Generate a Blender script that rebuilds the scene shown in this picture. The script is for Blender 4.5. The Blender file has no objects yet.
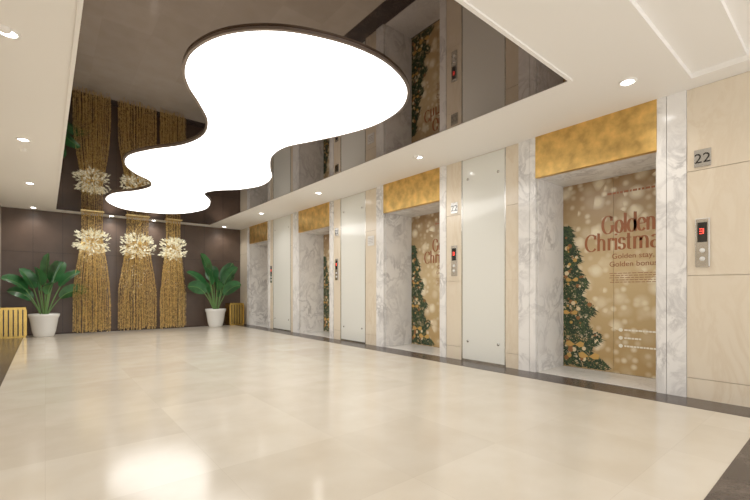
import bpy, bmesh, math, random
from mathutils import Vector, Matrix
random.seed(7)
S=bpy.context.scene
H=3.03
# ---------------- materials
def nt(name):
    m=bpy.data.materials.new(name); m.use_nodes=True
    n=m.node_tree; b=n.nodes['Principled BSDF']; return m,n,b
def mat(name,col,rough=.5,metal=0,emis=None,es=0,coat=0,bump=0,var=0.0,scale=6):
    m,n,b=nt(name)
    b.inputs['Base Color'].default_value=(*col,1); b.inputs['Roughness'].default_value=rough
    b.inputs['Metallic'].default_value=metal; b.inputs['Coat Weight'].default_value=coat
    if emis: b.inputs['Emission Color'].default_value=(*emis,1); b.inputs['Emission Strength'].default_value=es
    if var>0:
        tc=n.nodes.new('ShaderNodeTexCoord'); no=n.nodes.new('ShaderNodeTexNoise'); no.inputs['Scale'].default_value=scale; no.inputs['Detail'].default_value=6
        r=n.nodes.new('ShaderNodeValToRGB'); r.color_ramp.elements[0].position=.3; r.color_ramp.elements[1].position=.7
        r.color_ramp.elements[0].color=(*[c*(1-var) for c in col],1); r.color_ramp.elements[1].color=(*[min(1,c*(1+var)) for c in col],1)
        n.links.new(tc.outputs['Object'],no.inputs['Vector']); n.links.new(no.outputs['Fac'],r.inputs['Fac']); n.links.new(r.outputs['Color'],b.inputs['Base Color'])
    return m
def marble(name,base,vein,rough=.15,scale=1.6,amt=.5,rot=(0.6,0.3,0.5),spec=.5,sz=.6,dist=1.4):
    m,n,b=nt(name); N=n.nodes.new; L=n.links.new
    tc=N('ShaderNodeTexCoord'); mp=N('ShaderNodeMapping'); mp.inputs['Rotation'].default_value=rot; mp.inputs['Scale'].default_value=(scale*1.6,scale*1.6,scale*sz)
    n1=N('ShaderNodeTexNoise'); n1.inputs['Scale'].default_value=2.2; n1.inputs['Detail'].default_value=10; n1.inputs['Roughness'].default_value=.62; n1.inputs['Distortion'].default_value=dist
    r1=N('ShaderNodeValToRGB'); e=r1.color_ramp.elements; e[0].position=.42; e[0].color=(0,0,0,1); e[1].position=.5; e[1].color=(1,1,1,1); x=e.new(.58); x.color=(0,0,0,1)
    n2=N('ShaderNodeTexNoise'); n2.inputs['Scale'].default_value=1.2; n2.inputs['Detail'].default_value=6
    r2=N('ShaderNodeMapRange'); r2.inputs[1].default_value=.35; r2.inputs[2].default_value=.7
    mul=N('ShaderNodeMath'); mul.operation='MULTIPLY'; mul2=N('ShaderNodeMath'); mul2.operation='MULTIPLY'; mul2.inputs[1].default_value=amt
    mx=N('ShaderNodeMix'); mx.data_type='RGBA'; mx.inputs[6].default_value=(*base,1); mx.inputs[7].default_value=(*vein,1)
    L(tc.outputs['Object'],mp.inputs['Vector']); L(mp.outputs[0],n1.inputs['Vector']); L(mp.outputs[0],n2.inputs['Vector'])
    L(n1.outputs['Fac'],r1.inputs['Fac']); L(n2.outputs['Fac'],r2.inputs[0]); L(r1.outputs['Color'],mul.inputs[0]); L(r2.outputs[0],mul.inputs[1]); L(mul.outputs[0],mul2.inputs[0])
    L(mul2.outputs[0],mx.inputs[0]); L(mx.outputs[2],b.inputs['Base Color'])
    b.inputs['Roughness'].default_value=rough; b.inputs['Specular IOR Level'].default_value=spec
    return m
def floor_mat():
    m,n,b=nt('cream_marble_tiles'); N=n.nodes.new; L=n.links.new
    tc=N('ShaderNodeTexCoord'); br=N('ShaderNodeTexBrick'); br.offset=0; br.inputs['Scale'].default_value=1
    br.inputs['Brick Width'].default_value=.8; br.inputs['Row Height'].default_value=.8; br.inputs['Mortar Size'].default_value=.001
    br.inputs['Color1'].default_value=(.73,.675,.58,1); br.inputs['Color2'].default_value=(.655,.595,.50,1); br.inputs['Mortar'].default_value=(.60,.54,.45,1)
    no=N('ShaderNodeTexNoise'); no.inputs['Scale'].default_value=3; no.inputs['Detail'].default_value=8
    r=N('ShaderNodeValToRGB'); r.color_ramp.elements[0].color=(.93,.91,.88,1); r.color_ramp.elements[1].color=(1,1,1,1); r.color_ramp.elements[0].position=.35; r.color_ramp.elements[1].position=.65
    mx=N('ShaderNodeMix'); mx.data_type='RGBA'; mx.blend_type='MULTIPLY'; mx.inputs[0].default_value=1
    L(tc.outputs['Object'],br.inputs['Vector']); L(tc.outputs['Object'],no.inputs['Vector']); L(no.outputs['Fac'],r.inputs['Fac'])
    L(br.outputs['Color'],mx.inputs[6]); L(r.outputs['Color'],mx.inputs[7]); L(mx.outputs[2],b.inputs['Base Color'])
    b.inputs['Roughness'].default_value=.14; b.inputs['Specular IOR Level'].default_value=.5
    return m
def bokeh():
    m,n,b=nt('golden_bokeh_print'); N=n.nodes.new; L=n.links.new
    tc=N('ShaderNodeTexCoord'); sp=N('ShaderNodeSeparateXYZ'); cb=N('ShaderNodeCombineXYZ')
    L(tc.outputs['Object'],sp.inputs[0]); L(sp.outputs['Y'],cb.inputs['X']); L(sp.outputs['Z'],cb.inputs['Y'])
    gr=N('ShaderNodeMapRange'); gr.inputs[1].default_value=.2; gr.inputs[2].default_value=2.5; L(sp.outputs['Z'],gr.inputs[0])
    ramp=N('ShaderNodeValToRGB'); e=ramp.color_ramp.elements; e[0].color=(.46,.30,.12,1); e[1].color=(.27,.155,.065,1); x=e.new(.5); x.color=(.66,.50,.27,1)
    L(gr.outputs[0],ramp.inputs['Fac']); cur=ramp.outputs['Color']
    for sc,amt,rad,f in ((4.5,.9,.30,.16),(9,.7,.26,.14)):
        v=N('ShaderNodeTexVoronoi'); v.voronoi_dimensions='2D'; v.inputs['Scale'].default_value=sc; L(cb.outputs[0],v.inputs['Vector'])
        mr=N('ShaderNodeMapRange'); mr.inputs[1].default_value=rad+f; mr.inputs[2].default_value=rad-f; L(v.outputs['Distance'],mr.inputs[0])
        bw=N('ShaderNodeSeparateColor'); L(v.outputs['Color'],bw.inputs[0])
        pw=N('ShaderNodeMath'); pw.operation='POWER'; pw.inputs[1].default_value=1.5; L(bw.outputs[0],pw.inputs[0])
        p=N('ShaderNodeMath'); p.operation='MULTIPLY'; L(mr.outputs[0],p.inputs[0]); L(pw.outputs[0],p.inputs[1])
        q=N('ShaderNodeMath'); q.operation='MULTIPLY'; q.inputs[1].default_value=amt; L(p.outputs[0],q.inputs[0])
        mx=N('ShaderNodeMix'); mx.data_type='RGBA'; mx.inputs[7].default_value=(.96,.88,.66,1); L(q.outputs[0],mx.inputs[0]); L(cur,mx.inputs[6]); cur=mx.outputs[2]
    L(cur,b.inputs['Base Color']); b.inputs['Roughness'].default_value=.3
    return m
M={}
M['ceil']=mat('white_ceiling_paint',(.90,.88,.85),.7)
M['mirror']=mat('glossy_stretch_ceiling',(.15,.12,.102),.02,1.0)
M['light']=mat('luminous_membrane',(1,1,1),.5,emis=(1,.975,.935),es=3.6)
M['rim']=mat('dark_bronze_rim',(.25,.2,.17),.3,.8)
M['floor']=floor_mat()
M['band']=marble('dark_emperador_marble',(.055,.042,.038),(.25,.2,.17),.25,2.5,.4,spec=.3)
M['beige']=marble('beige_marble',(.74,.65,.52),(.60,.47,.32),.16,1.0,.5)
M['white']=marble('white_veined_marble',(.85,.84,.83),(.36,.35,.36),.15,1.1,.85,rot=(.9,.5,.3),sz=1.2,dist=.9)
M['thresh']=marble('pale_threshold_marble',(.80,.78,.75),(.45,.43,.4),.12,2,.5)
M['glass']=mat('frosted_white_glass',(.76,.77,.73),.12,coat=.2)
M['steel']=mat('brushed_steel',(.55,.54,.52),.25,1,var=.06,scale=40)
M['gold']=mat('gold_leaf_panel',(.66,.41,.12),.33,.8,var=.32,scale=7)
M['goldm']=mat('polished_gold_trim',(.58,.38,.10),.25,1,var=.1)
M['goldb']=mat('gold_beads',(.88,.58,.24),.28,.75,var=.35,scale=14)
M['wood']=mat('dark_brown_wall_panel',(.085,.053,.038),.4,var=.15,scale=3)
M['woodj']=mat('dark_joint',(.03,.02,.017),.5)
M['black']=mat('black_lacquer',(.012,.012,.012),.15)
M['pot']=mat('white_glazed_ceramic',(.80,.80,.78),.25)
M['soil']=mat('soil',(.05,.035,.025),.9,var=.3,scale=30)
M['leaf']=mat('banana_leaf_green',(.025,.12,.035),.35,var=.5,scale=5)
M['rib']=mat('leaf_rib_green',(.12,.25,.07),.4)
M['crystal']=mat('crystal_petals',(.92,.86,.66),.06,.25,emis=(1,.88,.6),es=.2,var=.2,scale=25)  # weak warm emission stands in for light caught by the crystals
M['red']=mat('red_led',(.6,.02,.02),.4,emis=(1,.05,.03),es=3)
M['bokeh']=bokeh()
M['ink']=mat('copper_ink',(.33,.10,.03),.4)
M['inkw']=mat('white_ink',(.95,.90,.78),.4)
M['fir1']=mat('printed_fir_dark',(.012,.035,.015),.4); M['fir2']=mat('printed_fir_green',(.05,.085,.03),.4)
M['ball1']=mat('printed_gold_bauble',(.62,.36,.09),.3); M['ball2']=mat('printed_cream_bauble',(.8,.66,.4),.3); M['ball3']=mat('printed_copper_bauble',(.30,.12,.04),.3)
M['lamp']=mat('downlight_glow',(1,1,1),.5,emis=(1,.97,.92),es=25)
M['plate']=mat('white_plate',(.75,.74,.72),.35)
# ---------------- helpers
def empty(name,parent=None,loc=(0,0,0)):
    o=bpy.data.objects.new(name,None); S.collection.objects.link(o); o.location=loc
    if parent: o.parent=parent
    return o
def mesh_obj(name,verts,faces,mats,fm=None,parent=None,smooth=False,bevel=0):
    me=bpy.data.meshes.new(name); me.from_pydata(verts,[],faces)
    if not isinstance(mats,(list,tuple)): mats=[mats]
    for m in mats: me.materials.append(m)
    if fm: me.polygons.foreach_set('material_index',fm)
    if smooth: me.polygons.foreach_set('use_smooth',[True]*len(me.polygons))
    me.update(); o=bpy.data.objects.new(name,me); S.collection.objects.link(o)
    if parent: o.parent=parent
    if bevel:
        b=o.modifiers.new('bevel','BEVEL'); b.width=bevel; b.segments=2
    return o
def boxes(name,lst,mats,parent=None,bevel=0):
    V=[];F=[];fm=[]
    for it in lst:
        x0,x1,y0,y1,z0,z1=it[:6]; mi=it[6] if len(it)>6 else 0
        k=len(V)
        V+=[(x0,y0,z0),(x1,y0,z0),(x1,y1,z0),(x0,y1,z0),(x0,y0,z1),(x1,y0,z1),(x1,y1,z1),(x0,y1,z1)]
        for f in ((0,3,2,1),(4,5,6,7),(0,1,5,4),(1,2,6,5),(2,3,7,6),(3,0,4,7)): F.append(tuple(k+i for i in f)); fm.append(mi)
    return mesh_obj(name,V,F,mats,fm,parent,bevel=bevel)
def lathe(name,prof,mats,loc=(0,0,0),seg=40,parent=None,fmf=None):
    V=[];F=[];fm=[]
    for r,z in prof:
        for i in range(seg):
            a=2*math.pi*i/seg; V.append((loc[0]+r*math.cos(a),loc[1]+r*math.sin(a),loc[2]+z))
    for j in range(len(prof)-1):
        for i in range(seg):
            F.append((j*seg+i,j*seg+(i+1)%seg,(j+1)*seg+(i+1)%seg,(j+1)*seg+i)); fm.append(fmf[j] if fmf else 0)
    return mesh_obj(name,V,F,mats,fm,parent,True)
def text(name,body,size,loc,m,parent,align='CENTER'):
    c=bpy.data.curves.new(name,'FONT'); c.body=body; c.size=size; c.align_x=align; c.extrude=.0005; c.materials.append(m)
    o=bpy.data.objects.new(name,c); S.collection.objects.link(o); o.location=loc; o.rotation_euler=(math.pi/2,0,-math.pi/2); o.parent=parent
    return o
# ---------------- calligraphic lettering
def arc(cx,cy,rx,ry,a0,a1,n=22):
    return [(cx+rx*math.cos(math.radians(a0+(a1-a0)*i/n)),cy+ry*math.sin(math.radians(a0+(a1-a0)*i/n))) for i in range(n+1)]
def ln(*p): return [tuple(q) for q in p]
ser=lambda x,y=0,w=.075:[(x-w,y),(x+w,y)]
arch=lambda x:arc(x+.155,.32,.155,.18,180,0)+[(x+.31,.0)]
GL={
'G':(.80,[arc(.37,.36,.32,.38,48,335),ln((.64,.32),(.64,.05)),ser(.63,.32,.11),ln((.59,.70),(.59,.52))]),
'C':(.68,[arc(.37,.36,.32,.38,48,318),ln((.59,.70),(.59,.52))]),
'o':(.50,[arc(.25,.25,.2,.26,0,360,30)]),
'l':(.23,[ln((.11,.78),(.11,0)),ser(.11),ln((.02,.76),(.11,.78))]),
'd':(.56,[arc(.25,.25,.2,.26,0,360,30),ln((.45,.78),(.45,0)),ln((.36,.76),(.45,.78)),ln((.45,0),(.53,0))]),
'e':(.48,[arc(.25,.25,.2,.26,8,322),ln((.05,.28),(.445,.28))]),
'n':(.58,[ln((.11,.5),(.11,0)),ser(.11),arch(.11),ser(.42),ln((.03,.49),(.11,.5))]),
'h':(.58,[ln((.11,.78),(.11,0)),ser(.11),arch(.11),ser(.42),ln((.03,.77),(.11,.78))]),
'm':(.89,[ln((.11,.5),(.11,0)),ser(.11),arch(.11),ser(.42),arch(.42),ser(.73),ln((.03,.49),(.11,.5))]),
'r':(.38,[ln((.11,.5),(.11,0)),ser(.11),arc(.25,.32,.14,.19,180,50),ln((.03,.49),(.11,.5)),ln((.34,.48),(.34,.40))]),
'i':(.23,[ln((.11,.5),(.11,0)),ser(.11),ln((.03,.49),(.11,.5)),ln((.11,.70),(.11,.62))]),
's':(.40,[arc(.19,.38,.13,.13,35,250)+arc(.19,.13,.15,.13,75,-150),ln((.31,.48),(.31,.38)),ln((.05,.13),(.05,.03))]),
't':(.34,[ln((.14,.68),(.14,.09))+arc(.23,.09,.09,.09,180,300),ln((.02,.49),(.28,.49))]),
'a':(.48,[arc(.21,.35,.15,.16,150,0)+[(.36,.06),(.44,.0)],arc(.2,.14,.155,.15,0,360,26)]),
}
def lettering(name,word,size,yleft,z,x,m,parent,cond=1.0):
    V=[];F=[];pen=0
    for ch in word:
        adv,st=GL[ch]
        for s in st:
            s=[(p[0]*cond,p[1]) for p in s]
            n=len(s); k=len(V)
            for i,p in enumerate(s):
                a=s[max(0,i-1)]; b=s[min(n-1,i+1)]; dx,dy=b[0]-a[0],b[1]-a[1]; L=math.hypot(dx,dy) or 1
                dx/=L;dy/=L; w=.5*(.034+.08*abs(dy)**1.6)
                for sg in (-1,1):
                    gx=p[0]-dy*w*sg; gy=p[1]+dx*w*sg
                    V.append((x-.0004*(len(F)%3),yleft-(pen+gx)*size,z+gy*size))
            for i in range(n-1): F.append((k+2*i,k+2*i+1,k+2*i+3,k+2*i+2))
        pen+=adv*cond
    return mesh_obj(name,V,F,m,parent=parent)
# ---------------- room shell (rear end left open so world light brightens the room)
boxes('floor',[(-.8,5.9,-3,12.9,-.1,0)],M['floor'])
boxes('trim_floor_border',[(4.5,4.9,.5,12.4,0,.003),(-.8,-.38,.5,12.4,0,.003),(-.8,4.9,12.4,12.8,0,.003),(-.8,4.9,.1,.5,0,.003)],M['band'])
boxes('ceiling',[(-.8,5.9,1.0,12.9,H,3.3),(4.65,5.9,-2.2,1.0,H,3.3),(-.8,4.65,.62,1.0,H+.05,3.3),(-.8,4.65,-2.2,.62,H+.10,3.3)],M['ceil'])
boxes('wall_left',[(-1,-.8,-2.2,12.9,0,H+.2)],M['beige'])
wb=[(-1,5.9,12.8,13,0,H+.2)]
for i in range(1,10): wb.append((-.8+i*.57-.004,-.8+i*.57+.004,12.795,12.81,0,H,1))
for z in (1.0,2.0): wb.append((-.8,4.9,12.795,12.81,z-.004,z+.004,1))
boxes('wall_back',wb,[M['wood'],M['woodj']])
NI=[(1.335,2.66),(4.28,5.66),(7.5,8.9),(10.7,12.0)]
segs=[(-2.2,1.335)]+[(NI[i][1],NI[i+1][0]) for i in range(3)]+[(12.0,12.8)]
wr=[(5.62,5.9,-2.2,12.8,0,H)]
for a,b in segs: wr.append((4.905,5.62,a,b,0,H))
beige=[(-2.2,-.6),(-.6,.62),(.62,1.09),(2.90,3.10),(3.86,4.155),(5.87,6.22),(7.09,7.35),(9.2,9.34),(10.38,10.56),(12.2,12.8)]
for a,b in beige:
    for z0,z1 in ((0,.2),(.2,1.2),(1.2,2.22),(2.22,H)):
        wr.append((4.885,4.905,a+.002,b-.002,z0+.003,z1-.003))
wall=boxes('wall_right',wr,M['beige'])
pl=[]
for a,b in ((1.09,1.25),(1.255,1.335),(2.66,2.74),(2.745,2.9),(4.155,4.28),(5.66,5.87),(7.35,7.5),(8.9,9.2),(10.56,10.7),(12.0,12.2)):
    pl.append((4.87,4.91,a,b,0,H))
boxes('pilaster_faces',pl,M['white'],wall)
for a,b in ((3.10,3.86),(6.22,7.09),(9.34,10.38)):
    e=empty('frosted_glass_wall_panel')
    boxes('glass_sheet',[(4.892,4.904,a+.02,b-.02,.03,H-.01)],M['glass'],e)
    boxes('frame',[(4.887,4.904,a,a+.02,0,H),(4.887,4.904,b-.02,b,0,H),(4.887,4.904,a,b,0,.03)],M['steel'],e)
    for yy in (a+.12,b-.12):
        for zz in (.3,2.72):
            c=lathe('standoff_cap',[(0,0),(.018,0),(.018,.012),(0,.014)],M['steel'],seg=16,parent=e)
            c.rotation_euler=(0,-math.pi/2,0); c.location=(4.893,yy,zz)
# ---------------- elevators
def elevator(a,b):
    e=empty('elevator')
    boxes('jamb_and_soffit',[(4.912,5.6,a-.001,a+.02,0,2.52),(4.912,5.6,b-.02,b+.001,0,2.52),(4.93,5.6,a+.02,b-.02,2.5,2.6)],M['white'],e)
    boxes('gold_fascia',[(4.862,4.93,a,b,2.5,H)],M['gold'],e,bevel=.004)
    boxes('threshold',[(4.9,5.6,a+.02,b-.02,.0,.008)],M['thresh'],e)
    mid=(a+b)/2
    boxes('door_leaves',[(5.585,5.615,a+.02,mid-.002,.012,2.5),(5.585,5.615,mid+.002,b-.02,.012,2.5)],M['bokeh'],e)
    boxes('door_track',[(5.56,5.6,a+.02,b-.02,.0,.014)],M['steel'],e)
    rnd=random.Random(3)
    V=[];F=[];fm=[];xx=5.5835
    y1=b-.022
    def wid(z): 
        t=(z-.05)/1.95; return .06+.44*max(0,1-t)**.8*(1+.22*math.sin(z*17))
    for i in range(2600):
        z=.06+1.9*rnd.random()**1.2; wd=wid(z); y=y1-wd*rnd.random()
        ang=rnd.uniform(-1.0,1.0)+(-math.pi/2); L=rnd.uniform(.05,.12); t=rnd.uniform(.006,.012)
        dy=math.cos(ang)*L; dz=math.sin(ang)*L*.7
        x=xx-.0015*rnd.random()
        P=[(y,z),(y-t,z+dz*.5+t),(y+dy,z+dz),(y+t,z+dz*.5-t)]
        k=len(V)
        for p in P: V.append((x,min(p[0],y1),max(.02,p[1])))
        F.append((k,k+1,k+2,k+3)); fm.append(rnd.choice((0,0,1)))
    for i in range(50):
        z=.12+1.7*rnd.random()**1.2; wd=wid(z)-.03; y=y1-.03-max(0,wd-.03)*rnd.random(); r=rnd.uniform(.01,.034); x=xx-.0019-.0003*rnd.random()
        k=len(V)
        for j in range(14): V.append((x,min(y1,y+r*math.cos(j*math.tau/14)),max(.02,z+r*math.sin(j*math.tau/14))))
        F.append(tuple(range(k,k+14))); fm.append(rnd.choice((2,3,4,4,2)))
    for (cy,cz,s) in ((.16,.32,1),(.34,.18,1.1),(.1,.75,.8),(.12,1.2,.7)):
        for sg in (-1,1):
            k=len(V)
            for q in ((0,0),(.07,.05),(.12,.03),(.11,-.02),(.06,-.03)): V.append((xx-.0024,min(y1,y1-cy+sg*q[0]*s),cz+q[1]*s))
            F.append((k,k+1,k+2,k+3,k+4)); fm.append(2)
    mesh_obj('printed_christmas_tree',V,F,[M['fir1'],M['fir2'],M['ball1'],M['ball2'],M['ball3']],fm,e)
    tx=5.5812
    lettering('print_golden','Golden',.30,a+.80,1.79,tx,M['ink'],e,.64)
    lettering('print_christmas','Christmas',.29,a+1.01,1.575,tx,M['ink'],e,.74)
    c=a+.45
    text('print_line_a','Golden stay,',.092,(tx,c,1.46),M['ink'],e)
    text('print_line_b','Golden bonus',.092,(tx,c,1.36),M['ink'],e)
    rl=[]
    for j in range(5):
        yy=c-.26
        while yy<c+.24:
            L=rnd.uniform(.02,.06); rl.append((tx,5.585,yy,yy+L,1.27-j*.028,1.277-j*.028)); yy+=L+.012
    yy=c-.28
    while yy<c+.26:
        L=rnd.uniform(.02,.05); rl.append((tx,5.585,yy,yy+L,2.28,2.305)); yy+=L+.014
    boxes('print_small_copy',rl,M['ink'],e)
    V=[];F=[]
    rl=[]
    for j in range(3):
        z=.54-j*.10; k=len(V)
        for q in range(16): V.append((tx,c+.13+.024*math.cos(q*math.tau/16),z+.022+.024*math.sin(q*math.tau/16)))
        F.append(tuple(range(k,k+16)))
        yy=c+.09
        while yy>c+.09-(.36,.18,.38)[j]:
            L=rnd.uniform(.02,.04); rl.append((tx,5.585,yy-L,yy,z+.012,z+.032)); yy-=L+.007
    mesh_obj('print_contact_icons',V,F,M['inkw'],parent=e)
    boxes('print_contact_lines',rl,M['inkw'],e)
for a,b in NI: elevator(a,b)
def callpanel(y):
    e=empty('elevator_call_panel')
    boxes('plate',[(4.868,4.885,y-.055,y+.055,1.28,1.75)],M['steel'],e,bevel=.006)
    boxes('display',[(4.865,4.87,y-.038,y+.038,1.52,1.71)],M['black'],e)
    boxes('led_digit',[(4.8635,4.866,y-.012,y-.005,1.60,1.65),(4.8635,4.866,y-.001,y+.02,1.645,1.651),(4.8635,4.866,y-.001,y+.02,1.60,1.606),(4.8635,4.866,y-.001,y+.02,1.622,1.628)],M['red'],e)
    for z in (1.44,1.36):
        c=lathe('button',[(0,.008),(.018,.008),(.021,.003),(.021,0)],[M['plate']],seg=20,parent=e); c.rotation_euler=(0,-math.pi/2,0); c.location=(4.868,y,z)
for y in (.965,3.99,7.22,10.47): callpanel(y)
def floorsign(y,z=2.33):
    e=empty('floor_number_sign')
    boxes('plate',[(4.872,4.885,y-.065,y+.065,z-.085,z+.085)],M['steel'],e,bevel=.004)
    text('digits','22',.13,(4.870,y,z-.045),M['black'],e)
floorsign(.965); floorsign(3.99); floorsign(7.22)
e=empty('wall_notice_plate'); boxes('plate',[(4.872,4.885,5.95,6.14,1.93,2.12)],M['plate'],e,bevel=.003); boxes('copy',[(4.870,4.874,5.97,6.12,2.07-j*.03,2.076-j*.03) for j in range(4)],M['rim'],e)
# ---------------- ceiling panel
boxes('ceiling_glossy_panel',[(.2,3.78,1.74,12.35,H-.012,H+.02)],M['mirror'])
t=.03
boxes('trim_ceiling_panel',[(.2-t,.2,1.74-t,12.35+t,H-.018,H+.01),(3.78,3.78+t,1.74-t,12.35+t,H-.018,H+.01),(.2,3.78,1.74-t,1.74,H-.018,H+.01),(.2,3.78,12.35,12.35+t,H-.018,H+.01)],M['ceil'])
W=[(0.93,3.75),(0.90,3.43),(0.98,3.12),(1.13,2.89),(1.34,2.71),(1.60,2.59),(1.90,2.52),(2.22,2.53),(2.54,2.65),(2.77,2.85),(2.92,3.15),(2.95,3.57),(2.84,4.01),(2.65,4.47),(2.48,4.88),(2.50,5.33),(2.70,5.82),(2.96,6.33),(3.04,6.92),(2.84,7.46),(2.54,7.81),(2.43,8.21),(2.74,8.87),(2.90,9.83),(2.58,10.74),(1.98,11.07),(1.38,10.94),(0.99,10.18),(1.01,9.37),(1.32,8.81),(1.48,8.30),(1.39,7.86),(1.13,7.53),(0.93,7.09),(0.90,6.59),(1.09,6.12),(1.38,5.65),(1.49,5.16),(1.41,4.70),(1.217,4.32),(1.035,4.02)]
W=[(x*1.015,y*1.015) for x,y in W]
def cr(P,n=6):
    out=[];k=len(P)
    for i in range(k):
        p0,p1,p2,p3=[Vector(P[(i+j-1)%k]) for j in range(4)]
        for s in range(n):
            t=s/n; out.append(.5*((2*p1)+(-p0+p2)*t+(2*p0-5*p1+4*p2-p3)*t*t+(-p0+3*p1-3*p2+p3)*t**3))
    return out
O=cr(W); n=len(O)
e=empty('amoeba_ceiling_light')
mesh_obj('luminous_face',[(p.x,p.y,H-.030) for p in O],[tuple(range(n))],M['light'],parent=e)
V=[];F=[]
for i in range(n):
    d=(O[(i+1)%n]-O[i-1]).normalized(); nn=Vector((d.y,-d.x))
    for off in (-.012,.012):
        q=O[i]+nn*off
        V+= [(q.x,q.y,H-.034),(q.x,q.y,H-.012)]
for i in range(n):
    j=(i+1)%n; a,b=4*i,4*j
    F+=[(a,b,b+2,a+2),(a,b,b+1,a+1),(a+2,b+2,b+3,a+3)]
mesh_obj('rim',V,F,M['rim'],parent=e,smooth=False)
# ---------------- downlights
def downlight(x,y,z=H,power=24):
    e=empty('recessed_downlight')
    lathe('trim_ring',[(.052,-.001),(.056,-.012),(.075,-.010),(.078,0)],M['ceil'],(x,y,z),24,e)
    lathe('lamp',[(0,-.004),(.052,-.004)],M['lamp'],(x,y,z),24,e)
    l=bpy.data.lights.new('beam','SPOT'); l.energy=power; l.spot_size=math.radians(140); l.spot_blend=.9; l.shadow_soft_size=.05; l.color=(1,.93,.83)
    o=bpy.data.objects.new('beam',l); S.collection.objects.link(o); o.location=(x,y,z-.03); o.parent=e
for y in (1.4,4.15,6.95,9.7,12.45):
    downlight(4.25,y); downlight(-.22,y)
downlight(1.35,12.58,power=18); downlight(2.35,12.58,power=18)  # extra pair added to brighten the curtains and back wall
for x in (1,3): downlight(x,-1.2,H+.10,30)  # unseen pair behind the camera, added as fill light
for x,y in ((4.2,3.9),(-.24,3.85),(-.24,7.2)):
    lathe('smoke_detector',[(0,-.03),(.03,-.028),(.04,-.015),(.045,0)],M['ceil'],(x,y+.25,H),20)
# ---------------- hanging bead curtains with crystal ornaments
def beadcurtain(cx,w,zc,cy=12.1):
    e=empty('gold_bead_curtain')
    rnd=random.Random(int(cx*100))
    V=[];F=[]
    octf=((0,2,4),(2,1,4),(1,3,4),(3,0,4),(2,0,5),(1,2,5),(3,1,5),(0,3,5))
    NS=76
    for s in range(NS):
        u=-1+2*(s+rnd.random())/NS; v=rnd.uniform(-1,1); end=rnd.uniform(.02,.10) 
        full= s%3==0
        z=H-.02 if full else zc+.05
        ph=rnd.random()*6; fl=rnd.uniform(.88,1.05)
        while z>end:
            if z>zc: k=.55
            else:
                t=min(1,(zc-z)/1.6); k=.55+(fl-.55)*math.sin(t*math.pi/2)
            x=cx+u*k*w/2+.005*math.sin(z*5+ph); y=cy+v*k*.16; r=rnd.choice((.007,.010,.014))
            b=len(V)
            V+=[(x-r,y,z),(x+r,y,z),(x,y-r,z),(x,y+r,z),(x,y,z+r*1.4),(x,y,z-r*1.4)]
            F+=[tuple(b+q for q in f) for f in octf]
            z-=.034
    mesh_obj('bead_strands',V,F,M['goldb'],parent=e,smooth=False)
    boxes('ceiling_plate',[(cx-.3*w,cx+.3*w,cy-.1,cy+.1,H-.03,H-.012)],M['goldb'],e)
    V=[];F=[]
    for i in range(420):
        a=rnd.uniform(0,math.tau); el=rnd.uniform(-1.3,1.0); r=rnd.uniform(.05,1); sc=1
        if i<360: c=Vector((cx+math.cos(a)*r*w*.44,cy+math.sin(a)*r*.18,zc+el*.24*(1.15-r*.5)))
        else:
            c=Vector((cx+math.cos(a)*r*w*.33,cy+math.sin(a)*r*.12,zc-.25-rnd.random()**2*.9)); sc=.5
        d=Vector((math.cos(a)*.9,math.sin(a)*.5,rnd.uniform(-.9,.4) if el<0 else rnd.uniform(.1,1.3))).normalized(); L=rnd.uniform(.05,.12)*sc
        sd=d.cross(Vector((rnd.uniform(-1,1),rnd.uniform(-1,1),rnd.uniform(-1,1)))).normalized(); up=d.cross(sd)
        k=len(V)
        for t,wd in ((0,.005),(.35,.019),(.7,.015),(1,.001)):
            m=c+d*L*t+up*.02*math.sin(t*3)*sc; wd*=sc
            V+=[tuple(m-sd*wd),tuple(m+up*wd*.4),tuple(m+sd*wd)]
        for j in range(3):
            F+=[(k+3*j,k+3*j+1,k+3*j+4,k+3*j+3),(k+3*j+1,k+3*j+2,k+3*j+5,k+3*j+4)]
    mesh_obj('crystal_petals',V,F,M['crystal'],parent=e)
beadcurtain(.90,.78,2.30); beadcurtain(1.88,.90,2.28); beadcurtain(2.74,.68,2.25)
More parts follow.
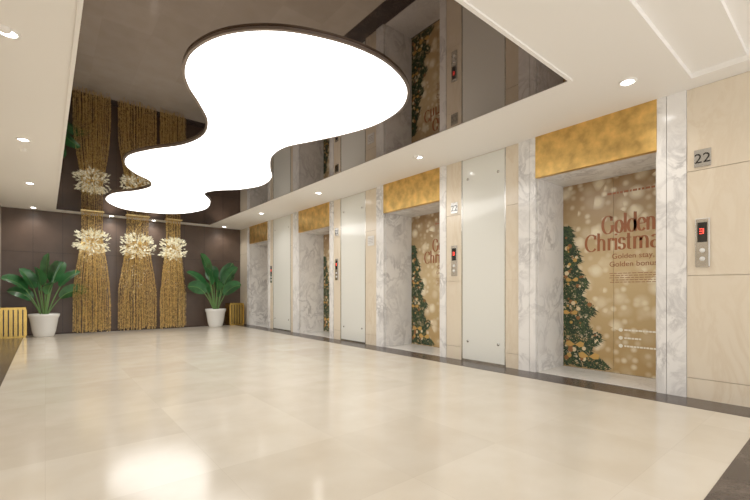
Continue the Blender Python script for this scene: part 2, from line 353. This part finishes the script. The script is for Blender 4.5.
# ---------------- potted plants
def plant(x,y,s,seed,rot):
    e=empty('potted_banana_plant')
    lathe('planter_pot',[(0,0),(.17,0),(.185,.02),(.215,.12),(.262,.42),(.285,.47),(.29,.52),(.27,.525),(.255,.49),(.25,.46)],M['pot'],(x,y,0),40,e)
    lathe('soil',[(0,.47),(.252,.465)],M['soil'],(x,y,0),32,e)
    rnd=random.Random(seed)
    V=[];F=[];fm=[]
    cl=lambda v:(max(-.77,min(4.84,v[0])),min(12.76,v[1]),v[2])
    N=12
    for i in range(N):
        a=rot+i*2.4+rnd.uniform(-.2,.2); inner=i/N
        lean=.2+.72*(1-inner)*rnd.uniform(.8,1.1)
        stem=rnd.uniform(.36,.50)*s*(1+.9*inner); L=rnd.uniform(.45,.60)*s; Wd=rnd.uniform(.15,.19)*s
        h=Vector((math.cos(a),math.sin(a)*.6,0)); p=Vector((x,y,.46))+h*.05
        pitch=math.pi/2-lean*.45; pts=[p.copy()]; n1,n2=6,12
        for j in range(n1):
            p=p+(h*math.cos(pitch)+Vector((0,0,1))*math.sin(pitch))*stem/n1; pts.append(p.copy()); pitch-=lean*.06
        side=Vector((-h.y,h.x,0)).normalized()
        for j in range(n1):
            r=.016-.0008*j
            k=len(V)
            for q in (pts[j],pts[j+1]):
                for m_ in range(6):
                    an=m_*math.tau/6; V.append(cl(q+side*r*math.cos(an)+h*r*math.sin(an)))
            for m_ in range(6): F.append((k+m_,k+(m_+1)%6,k+6+(m_+1)%6,k+6+m_)); fm.append(1)
        k=len(V); rows=n2+1
        tw=rnd.choice((-1,1))*rnd.uniform(.6,1.2)
        for j in range(rows):
            t=j/n2; wd=Wd*math.sin(math.pi*min(1,t*.93+.035))**.6*(1-.2*t) if j<n2 else .002
            tang=(h*math.cos(pitch)+Vector((0,0,1))*math.sin(pitch)); nor=side.cross(tang)
            if nor.z<0: nor=-nor
            sd=(side*math.cos(tw)+nor*math.sin(tw)).normalized(); up2=(nor*math.cos(tw)-side*math.sin(tw))
            rip=.008*math.sin(j*2.3)
            V+=[cl(q) for q in (p-sd*wd+up2*(wd*.3+rip),p-sd*wd*.5+up2*wd*.24,p-sd*.007,p+sd*.007,p+sd*wd*.5+up2*wd*.24,p+sd*wd+up2*(wd*.3-rip))]
            p=p+tang*L/n2; pitch-=lean*.12
        for j in range(n2):
            for c in range(5):
                F.append((k+6*j+c,k+6*j+c+1,k+6*j+6+c+1,k+6*j+6+c)); fm.append(1 if c==2 else 0)
    mesh_obj('foliage',V,F,[M['leaf'],M['rib']],fm,e,True)
plant(-.02,12.0,1.08,5,.3); plant(3.88,12.1,1.25,9,1.2)
# ---------------- gold slatted boxes
def binbox(x,y,w=.4,h=.68):
    e=empty('gold_slatted_waste_bin')
    boxes('body',[(x-w/2,x+w/2,y-w/2,y+w/2,.0,h-.05)],M['black'],e,bevel=.005)
    L=[(x-w/2-.012,x+w/2+.012,y-w/2-.012,y+w/2+.012,h-.05,h),(x-w/2-.012,x+w/2+.012,y-w/2-.012,y+w/2+.012,0,.04)]
    for i in range(6):
        q=-w/2+i*w/5
        L.append((x+q-.028,x+q+.028,y-w/2-.01,y-w/2+.01,.04,h-.05)); L.append((x-w/2-.01,x-w/2+.01,y+q-.028,y+q+.028,.04,h-.05)); L.append((x+w/2-.01,x+w/2+.01,y+q-.028,y+q+.028,.04,h-.05))
    boxes('gold_frame',L,M['goldm'],e)
    boxes('lid_opening',[(x-.1,x+.1,y-.1,y+.1,h,h+.008)],M['black'],e)
binbox(-.55,12.2); binbox(4.55,12.4)
# ---------------- world & camera
w=bpy.data.worlds.new('World'); S.world=w; w.use_nodes=True
w.node_tree.nodes['Background'].inputs[0].default_value=(1,.975,.94,1); w.node_tree.nodes['Background'].inputs[1].default_value=1.8
cd=bpy.data.cameras.new('camera'); cam=bpy.data.objects.new('camera',cd); S.collection.objects.link(cam); S.camera=cam
cd.sensor_width=36; cd.lens=36*400/750; cd.shift_y=41/750; cd.clip_start=.05
cam.location=(0,0,1.05); cam.rotation_euler=(math.pi/2,0,-math.radians(39.5))
S.view_settings.view_transform='Standard'; S.view_settings.exposure=.12; S.view_settings.gamma=1.15
